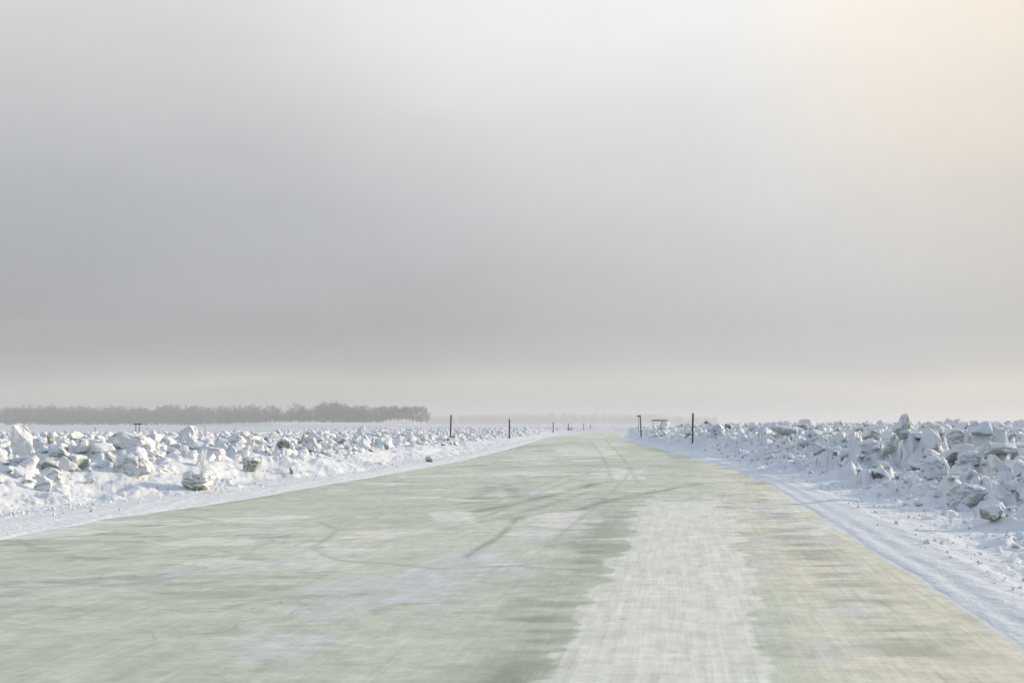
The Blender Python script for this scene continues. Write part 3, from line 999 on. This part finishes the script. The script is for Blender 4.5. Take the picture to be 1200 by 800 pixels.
base = at_d(780, 506, yj)
jut = empty('jutting_slab', base)
tag(jut, 'flat grey-blue ice slab jutting out sideways from a lump at the tip of the right bank', 'ice slab')
V, F = block_shape(331, (10.5 / FPX * yj, .45, 1.1 / FPX * yj), 14, 18, 2, .03)
Mx = rot_xyz(R(4), R(1.5), R(8))
put('slab', mesh_from('slab', V @ Mx.T, F), M_SLATE, jut, at_d(772.5, 492.3, yj) - base)
V, F = block_shape(332, (5.0 / FPX * yj, .4, 7 / FPX * yj), 14, 12, 4, .07)
put('supporting_lump', mesh_from('supporting_lump', V @ rot_xyz(0, R(28), 0).T, F), M_RIME_B, jut, at_d(778, 500, yj) - base)
V, F = tube([(0, 0, -.3), (0, 0, 6.2 / FPX * yj)], [.018, .015], 8)
put('prop_stick', mesh_from('prop_stick', V, F), M_GREY, jut, at_d(765.3, 499, yj) - base)

# scattered blocks ------------------------------------------------------------
LIB = []
for i in range(28):
    g = np.random.default_rng(900 + i)
    kind = i % 4
    dims = [(1, g.uniform(.6, .95), g.uniform(.22, .4)), (1, g.uniform(.7, 1), g.uniform(.45, .75)), (1, g.uniform(.3, .5), g.uniform(.4, .65)), (1, g.uniform(.7, 1), g.uniform(.3, .55))][kind]
    LIB.append((900 + i, dims, [20, 14, 20, 11][kind]))
LIB_HI = [block_shape(s, d, 14, p, 5, .12) for s, d, p in LIB]
LIB_MD = [block_shape(s, d, 9, p, 5, .12) for s, d, p in LIB]
LIB_LO = [block_shape(s, d, 5, p, 5, .12) for s, d, p in LIB]


def scatter(n, r0, r1, size_lo, size_hi, seed, smin=1.2):
    g = np.random.default_rng(seed)
    a = np.radians(g.uniform(-42, 42, n))
    r = np.sqrt(g.uniform(r0 ** 2, r1 ** 2, n))
    x, y = r * np.sin(a), r * np.cos(a)
    sL = foot_l(y) - x
    sR = x - foot_r(y)
    s = np.maximum(sL, sR)
    ok = s > np.where(sL > 0, 1.8, .55) * (.6 + .8 * g.random(n))
    ok &= (sR > 0) | (r < 150 + 25 * g.random(n)) | ((x / np.maximum(y, 1) > -.22) & (r < 290))
    # fewer where the snow has drifted smooth
    ok &= fbm(x * .16, y * .16, 3, 200) + .30 * g.random(n) > .46
    size = size_lo + (size_hi - size_lo) * g.random(n) ** 3.0
    size = np.where((sL > 0) & (r > 26), np.minimum(size, .30), np.minimum(size, np.where(r < 60, .31, 1)))
    size *= np.clip(.30 + .70 * sstep(.3, 4, s), .3, 1)
    x, y, size = x[ok], y[ok], size[ok]
    return np.stack([x, y, size], -1)


pts = np.vstack([scatter(14000, 7, 45, .06, .46, 1), scatter(16000, 45, 130, .12, .60, 2), scatter(12000, 130, 330, .2, .72, 3)])
tz = terrain(pts[:, 0], pts[:, 1])
NB = len(pts)
kind = rng.integers(0, len(LIB), NB)
rx = rng.normal(0, .36, NB)
ry = rng.normal(.22, .44, NB)
rz = rng.uniform(0, 6.28, NB)
sink = rng.uniform(-.05, .6, NB)
zc = tz + pts[:, 2] * (.42 - .55 * sink)
dist = np.hypot(pts[:, 0], pts[:, 1])
LIM = np.where(pts[:, 0] > .16 * pts[:, 1] + 2, 1.50, np.maximum(1.22 - .0035 * dist, .85))
zc = np.minimum(zc, LIM - .38 * pts[:, 2])
# apparent size and a rough test of what stands in front
app = pts[:, 2] / dist
pxx = 600 + FPX * pts[:, 0] / pts[:, 1]
inview = (pxx > -5) & (pxx < 1205)
order = np.argsort(-app * inview)
sel = []
for i in order[:1400]:
    ts = np.linspace(.25, .97, 70)
    top = np.array([pts[i, 0], pts[i, 1], zc[i] + pts[i, 2] * .15])
    lx, ly, lz = ts * top[0], ts * top[1], CAM_H + ts * (top[2] - CAM_H)
    if (terrain(lx, ly) < lz + .02).all():
        sel.append(i)
    if len(sel) >= 258:
        break
selset = set(sel)
lib_me = []
for (V, F) in LIB_HI:
    lib_me.append(mesh_from('ice_block', V, F))
for i, mm in enumerate(lib_me):
    mm.materials.append(M_RIME_B if i % 7 == 3 else M_RIME)
named = {}
hero_xy = [(h, px, py) for h, px, py, *_ in HEROES]
info = {}
for i in sel:
    o = bpy.data.objects.new('ice_block', lib_me[kind[i]])
    COL.objects.link(o)
    o.location = (pts[i, 0], pts[i, 1], zc[i])
    o.rotation_euler = (rx[i], ry[i], rz[i])
    o.scale = (pts[i, 2],) * 3
    left_side = pts[i, 0] < foot_l(pts[i, 1]) + 1
    near_ = dist[i] < 40
    small = pts[i, 2] < .28
    zone = ('left' if left_side else 'right')
    if near_:
        lab = f"{'small' if small else 'larger'} snow-covered ice lump among the nearer rubble of the {zone} bank"
    else:
        lab = f"snow-covered ice lump in the farther rubble of the {zone} field"
    tag(o, lab, 'ice block', lab.replace('lump', 'lumps').replace('small ', 'small '))
    sy = CAM_H - zc[i]
    info[i] = (o, pxx[i], 497 + FPX * sy / pts[i, 1], pts[i, 2])
# the lumps right beside a recognisable block are told by it
taken = set()
for (h, hx, hy, hd, hs, short) in HEROES:
    for word, ax, ay in (('just left of', -1, 0), ('just right of', 1, 0), ('just in front of', 0, 1), ('just behind', 0, -1)):
        best, bi = 45.0, None
        for i, (o, px_, py_, sz) in info.items():
            if i in taken:
                continue
            dx, dy = px_ - hx, (py_ - hy) * 1.6
            al = dx * ax + dy * ay
            if al > 4 and abs(dx * ay) + abs(dy * ax) < al * .9:
                d = math.hypot(dx, dy)
                if d < best:
                    best, bi = d, i
        if bi is not None:
            taken.add(bi)
            info[bi][0]['label'] = f"white ice lump {word} the {short}"
            info[bi][0]['group'] = 'lumps beside the standing-out blocks'


def merged(idx, lib):
    Vs, Fs, n = [], [], 0
    for i in idx:
        V, F = lib[kind[i]]
        Rm = rot_xyz(rx[i], ry[i], rz[i])
        Vs.append((V * pts[i, 2]) @ Rm.T + np.array([pts[i, 0], pts[i, 1], zc[i]]))
        Fs.append(F + n)
        n += len(V)
    return np.vstack(Vs), np.vstack(Fs)


rest = [i for i in range(NB) if i not in selset]
big_ = lambda i: pts[i, 2] / dist[i] > .007
Va, Fa = merged([i for i in rest if big_(i)], LIB_MD)
Vb, Fb = merged([i for i in rest if not big_(i)], LIB_LO)
rub = put('ice_rubble', mesh_from('ice_rubble', np.vstack([Va, Vb]), np.vstack([Fa, Fb + len(Va)])), M_RIME)
tag(rub, kind='stuff')

# ------------------------------------------------------------------ ground: one sheet to the horizon
az_f = np.arange(-36, 36.001, .062)
az_o = np.arange(38, 322.1, 2.0)
azs = np.radians(np.concatenate([az_f, az_o]))
rs = np.concatenate([np.linspace(.6, 4.4, 10), np.exp(np.arange(math.log(4.6), math.log(340), .0062)), np.exp(np.linspace(math.log(343), math.log(6000), 150))])
RR, AA = np.meshgrid(rs, azs, indexing='ij')
GX, GY = RR * np.sin(AA), RR * np.cos(AA)
GZ = terrain(GX, GY)
nr, nc = GX.shape


def apron(x, y, s, ztop, slope):
    """snow banked up round a block"""
    global GZ
    r0, a0 = math.hypot(x, y), math.atan2(x, y)
    reach = s * .8 + .45
    i0, i1 = np.searchsorted(rs, [r0 - reach, r0 + reach])
    da = reach / r0
    j0, j1 = np.searchsorted(az_f, [math.degrees(a0 - da), math.degrees(a0 + da)])
    if i1 <= i0 or j1 <= j0:
        return
    sl_ = (slice(i0, i1), slice(j0, j1))
    d = np.hypot(GX[sl_] - x, GY[sl_] - y)
    nn = fbm(GX[sl_] * 3.0, GY[sl_] * 3.0, 3, 300)
    c = ztop - slope * np.maximum(0, d - .45 * s) - .25 * s * (nn - .2)
    h = GZ[sl_]
    k = .05
    m = np.clip(.5 + .5 * (c - h) / k, 0, 1)
    GZ[sl_] = np.maximum(h, np.minimum(h * (1 - m) + c * m + k * m * (1 - m), h + .45 * s))


for i in range(NB):
    if dist[i] < 90 and pts[i, 2] / dist[i] > .004 and i % 5 < 3:
        apron(pts[i, 0], pts[i, 1], pts[i, 2], zc[i] + pts[i, 2] * (-.10 + .28 * ((i * 37) % 100) / 100), .75 + .6 * ((i * 61) % 100) / 100)
verts = np.stack([GX, GY, GZ], -1).reshape(-1, 3)
faces = grid_faces(nr, nc, wrap=True)[:, ::-1]
centre = len(verts)
verts = np.vstack([verts, [[0, 0, -.03]]])
me = mesh_from('snow_field', verts, faces)
import bmesh as _b
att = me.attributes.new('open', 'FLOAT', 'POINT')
att.data.foreach_set('value', np.append((sstep(90, 260, RR) * (GZ < .35 + .3 * (RR > 400))).ravel(), 0).astype(np.float32))  # mask growing with camera distance, for the painted mist grey
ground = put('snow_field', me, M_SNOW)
tag(ground, kind='structure')
hole_v = np.vstack([verts[:nc], [[0, 0, -.03]]])
# (the small disc under the camera stays open: the road sheet covers it)

# crumbs of snow and ice on the shoulders
g = np.random.default_rng(77)
n = 2600
yy = np.exp(g.uniform(math.log(6), math.log(75), n))
side = g.random(n) < .5
sL_ = foot_l(yy) + g.normal(.1, .55, n)
sR_ = foot_r(yy) + g.normal(.5, .9, n)
xx = np.where(side, sL_, sR_)
ok = (np.abs(xx / yy) < .75) & (xx < ice_l(yy) - .4) | (np.abs(xx / yy) < .75) & (xx > ice_r(yy) + .5)
xx, yy = xx[ok], yy[ok]
zz_ = terrain(xx, yy)
ss = .010 + .030 * g.random(len(xx)) ** 3
Vs, Fs, nn = [], [], 0
for i in range(len(xx)):
    V, F = LIB_LO[g.integers(0, len(LIB))]
    Vs.append((V * ss[i]) @ rot_xyz(*g.uniform(0, 6, 3)).T + np.array([xx[i], yy[i], zz_[i] + ss[i] * .3]))
    Fs.append(F + nn)
    nn += len(V)
cr = put('snow_crumbs', mesh_from('snow_crumbs', np.vstack(Vs), np.vstack(Fs)), M_RIME)
tag(cr, kind='stuff')

# ------------------------------------------------------------------ marker stakes


def stake(px, base_y, top_y, d, label, mats=(M_WOOD, M_WOOD), lean=0.0, wpx=None, split=.55, zb=None, tagband=False, group='marker stakes along the ice road', topw=1.0):
    b = at_d(px, base_y, d)
    t_ = at_d(px + lean, top_y, d)
    w_ = (wpx if wpx else 2.2) / FPX * d / 2
    o = empty('marker_stake', b)
    tag(o, label, 'marker stake', group)
    dv = t_ - b
    mid = dv * split
    V, F = tube([(0, 0, -.4), (0, 0, 0), mid], [w_ * .9, w_ * .95, w_ * .9], 10)
    put('shaft', mesh_from('shaft', V, F), mats[0], o)
    V, F = tube([mid - dv * .02, mid, dv * .985, dv], [w_ * 1.02 * topw, w_ * 1.05 * topw, w_ * topw, w_ * .8 * topw], 10)
    put('upper_sleeve', mesh_from('upper_sleeve', V, F), mats[1], o)
    if tagband:
        V, F = tube([dv * .955, dv * 1.004], [w_ * 1.12, w_ * 1.12], 10)
        put('painted_band', mesh_from('painted_band', V, F), M_TAG, o)
    return o


dof = lambda by: CAM_H * FPX / (by - 497)
stake(527.5, 519, 486, 72, 'dark stake with a reddish upper half, nearest on the left of the ice road', (M_WOOD, M_RED), 1.2, 1.9, .45)
stake(597, 513.5, 491, 92, 'grey stake on the left verge, second along the left side of the road', (M_GREY, M_GREY), 0, 1.9)
stake(648.3, 507, 494.5, 150, 'thin dark stake on the left verge, third along the left side', (M_WOOD, M_WOOD), 0, 1.1)
stake(666, 503.5, 496, 210, 'faint short stake in the mist beside a bit of scrub, fourth on the left', (M_GREY, M_GREY), 0, 1.1)
stake(684, 503.5, 496, 260, 'faint stake in the mist, fifth along the left side', (M_GREY, M_GREY), 0, .8)
stake(692, 503.5, 497, 330, 'faintest stake in the mist, farthest along the left side', (M_GREY, M_GREY), 0, .8)
stake(811.5, 526, 484, 60, 'tall brown stake with a lighter top band on the right of the ice road', (M_WOOD, M_WOOD), .6, 2.1, .5, tagband=True)
GF = 'thin stakes on the far river snow'
stake(25, 506, 498.5, 200, 'thin stake far left behind the tall upright slab', (M_GREY, M_GREY), 0, .7, group=GF)
stake(111.3, 508.5, 500, 180, 'thin stake between the left picture edge and the board on posts', (M_GREY, M_GREY), 0, .8, group=GF)
stake(172.3, 505.5, 500, 230, 'very short thin stake just right of the board on two posts', (M_GREY, M_GREY), 0, .45, group=GF)
stake(240, 506.5, 499, 210, 'thin pale stake well right of the board on two posts', (M_GREY, M_GREY), 0, .5, group=GF)
stake(276.3, 506, 500, 220, 'thin stake behind the shaded cracked heap on the river snow', (M_GREY, M_GREY), 0, .45, group=GF)

# road sign seen nearly edge-on at the tip of the right bank
ds = 98.0
b = at_d(751.2, 506, ds)
sg = empty('road_sign', b)
tag(sg, 'small dark road sign turned edge-on, on a brown post by the right bank tip', 'sign')
tp = at_d(750.3, 487.2, ds) - b
w_ = 1.6 / FPX * ds / 2
V, F = tube([(0, 0, -.5), (0, 0, 0), tp], [w_, w_, w_ * .9], 10)
put('post', mesh_from('post', V, F), M_WOOD, sg)
bb = at_d(748.7, 487.2, ds) - b
V, F = box((0, 0, 0), (4.2 / FPX * ds, .10, 1.5 / FPX * ds), .01)
po = put('sign_box', mesh_from('sign_box', V, F, False), M_BOARD, sg, bb, (0, R(-4), R(12)))
lt = at_d(748.3, 487.5, ds) - b
lb = at_d(748.6, 506, ds) - b
V, F = tube([lb, lt], [.02, .018], 8)
put('thin_brace', mesh_from('thin_brace', V, F), M_RED, sg)

# board on two posts out on the river snow
db = 165.0
b = at_d(161.5, 508, db)
bo = empty('board_on_posts', b)
tag(bo, 'dark horizontal board on two posts standing behind the left rubble', 'sign')
V, F = box((0, 0, 0), (9.4 / FPX * db, .25, 1.5 / FPX * db), .02)
put('board', mesh_from('board', V, F, False), M_BOARD, bo, at_d(161.6, 496.7, db) - b)
for px in (159.1, 163.0):
    p0, p1 = at_d(px, 509.5, db) - b, at_d(px + .15, 496.5, db) - b
    V, F = tube([p0, p1], [.55 / FPX * db, .5 / FPX * db], 8)
    put('post', mesh_from('post', V, F), M_GREY, bo)

# ------------------------------------------------------------------ woods on the far bank


def tree_geo(seed, h, wide, n=420, low=.1):
    """bare frosted tree: forked trunk and a loose cloud of twigs hung on its limbs"""
    g = np.random.default_rng(seed)
    segs = [([(0, 0, -.8), (g.normal(0, .15), g.normal(0, .15), h * .3), (g.normal(0, .4), g.normal(0, .4), h * .62), (g.normal(0, .6), g.normal(0, .6), h * .93)], [h * .018, h * .014, h * .009, h * .003])]
    tips = []
    for k in range(13):
        z0 = h * g.uniform(.12, .75)
        a = g.uniform(0, 6.28)
        L = wide * g.uniform(.55, 1.0) * (1.05 - .55 * z0 / h)
        up = h * g.uniform(.10, .30)
        p0 = np.array([0, 0, z0])
        p2 = np.array([math.cos(a) * L, math.sin(a) * L, min(z0 + up, h * .97)])
        p1 = (p0 + p2) / 2 + np.array([0, 0, -.06 * h * .3])
        segs.append(([tuple(p0), tuple(p1), tuple(p2)], [h * .008, h * .005, h * .002]))
        tips.append((p0, p2))
    V, F = [], []
    for pth, rad in segs:
        V, F = join((V, F), tube(pth, rad, 5, False))
    tw_v, tw_f = [], []
    for k in range(n):
        p0, p2 = tips[g.integers(0, len(tips))]
        t = g.uniform(.25, 1.12)
        c = p0 + (p2 - p0) * t + g.normal(0, 1, 3) * np.array([.13 * wide, .13 * wide, .055 * h])
        c[2] = np.clip(c[2], low * h * g.random(), h * 1.0)
        L = g.uniform(.035, .075) * h
        d = g.normal(0, 1, 3)
        d[2] = abs(d[2]) + .2
        d = d / np.linalg.norm(d) * L
        s = np.cross(d, g.normal(0, 1, 3))
        s = s / (np.linalg.norm(s) + 1e-6) * L * g.uniform(.20, .42)
        i = len(tw_v)
        tw_v += [c - s * .5 - d * .5, c + s * .5 - d * .5, c + s * .35 + d * .5, c - s * .35 + d * .5]
        tw_f.append((i, i + 1, i + 2, i + 3))
    return (np.array([tuple(p) for p in V]), np.array(F)), (np.array(tw_v), np.array(tw_f))


TREES = [tree_geo(600 + i, 1.0, .30 + .02 * (i % 5), 430) for i in range(9)]


def wood(name, px0, px1, prof, d0, depth, n, seed, mat, zb=0.0, keep=1.0):
    g = np.random.default_rng(seed)
    Vs, Fs, m = [], [], 0
    for k in range(n):
        px = g.uniform(px0, px1)
        d = (d0(px) if callable(d0) else d0) + g.uniform(0, depth)
        topy = np.interp(px, prof[0], prof[1])
        a = at_d(px, 480, d)
        z0 = t1(a.x, a.y) if zb is None else zb
        H = (CAM_H + (497 - topy) / FPX * d - z0) * g.uniform(.62, 1.06)
        if g.random() < .10:
            H *= 1.05
        H = max(H, 2.5)
        (tv, tf), (cv, cf) = TREES[g.integers(0, len(TREES))]
        a2 = g.uniform(0, 6.28)
        Rm = rot_xyz(0, 0, a2)
        wd = g.uniform(.9, 1.5)
        for (vv, ff) in ((tv, tf), (cv, cf)):
            P = vv @ Rm.T * H * np.array([wd, wd, 1])
            Vs.append(P + np.array([a.x, a.y, z0]))
            Fs.append(ff + m)
            m += len(vv)
    o = put(name, mesh_from(name, np.vstack(Vs), np.vstack(Fs), False), mat)
    tag(o, kind='stuff')
    return o


rf = lambda px: float(np.interp(px, [-400, 250, 330, 520], [990, 990, 888, 868]))
PROF = ([-300, 0, 60, 90, 150, 190, 240, 300, 320, 360, 378, 392, 405, 420, 450], [477, 477.5, 474.5, 476.5, 476, 474.5, 476.5, 475, 474.5, 474, 472, 470.5, 473, 475.5, 476])
wood('forest', -260, 449, PROF, rf, 60, 620, 1, M_TWIG, None)
# undergrowth that closes the wood to the snow
wood('forest_undergrowth', -260, 449, ([-300, 300, 330, 450], [489, 488, 484, 485]), lambda p: rf(p) - 8, 12, 520, 2, M_TWIG, None)
wood('far_forest', 500, 840, ([500, 540, 600, 680, 760, 840], [487, 486, 484.6, 484, 485.5, 488]), 2350, 90, 420, 3, M_TWIGFAR, 0.0)

# the last trees of the wood stand apart against the sky
kinds_l = ['round-crowned', 'slender', 'broad low', 'tall ragged']
spots = [(448.5, 476.5, 'first of the single trees where the wood thins'), (453, 474.6, 'tall frosted tree beginning the last clump of the wood'), (457.5, 474.2, 'highest tree of the last clump at the end of the wood'),
         (462, 474.6, 'broad frosted tree right of the highest one in the last clump'), (466.5, 476.0, 'lower frosted tree in the dip of the last clump'), (471, 476.2, 'frosted tree left of the middle of the last clump'),
         (475.5, 475.4, 'frosted tree in the middle of the last clump'), (480, 475.2, 'frosted tree right of the middle of the last clump'), (484, 475.8, 'frosted tree fourth from the right end of the wood'),
         (488.5, 475.9, 'frosted tree third from the right end of the wood'), (493.5, 476.0, 'frosted tree second from the right end of the wood'), (499.5, 476.0, 'loose open tree at the very right end of the wood')]
for k, (px, ty, lab) in enumerate(spots):
    d = 872 + 9 * (k % 3)
    a = at_d(px, 480, d)
    z0 = t1(a.x, a.y)
    H = CAM_H + (497 - ty) / FPX * d - z0
    (tv, tf), (cv, cf) = tree_geo(700 + k, H, H * (.36 if k != 11 else .28), 1500 if k != 11 else 500, .02)
    o = empty('frosted_tree', (a.x, a.y, z0))
    tag(o, lab, 'tree', 'single trees at the end of the wood')
    put('trunk', mesh_from('trunk', tv, tf), M_BARK, o)
    put('crown', mesh_from('crown', cv, cf, False), M_TWIG, o)

# low bare scrub and broken edge along the river bank
g = np.random.default_rng(55)
Vs, Fs, m = [], [], 0
for (px0, px1, n, off) in [(294, 318, 60, -16), (326, 345, 60, -17), (346, 372, 80, -18), (374, 402, 50, -17), (404, 425, 70, -18), (436, 455, 40, -18), (458, 503, 120, -17), (0, 140, 40, -6), (664, 671, 14, -660)]:
    for k in range(n):
        px = g.uniform(px0, px1)
        d = rf(px) + off + g.uniform(-2, 2)
        a = at_d(px, 480, d)
        z0 = t1(a.x, a.y)
        (tv, tf), (cv, cf) = TREES[g.integers(0, len(TREES))]
        cv, cf = cv[:160], cf[:40]
        H = g.uniform(.5, 1.3)
        Vs.append(cv * H * np.array([2.6, 2.6, .9]) + np.array([a.x, a.y, z0 - .1]))
        Fs.append(cf + m)
        m += len(cv)
scr = put('scrub', mesh_from('scrub', np.vstack(Vs), np.vstack(Fs), False), M_SCRUB)
tag(scr, kind='stuff')
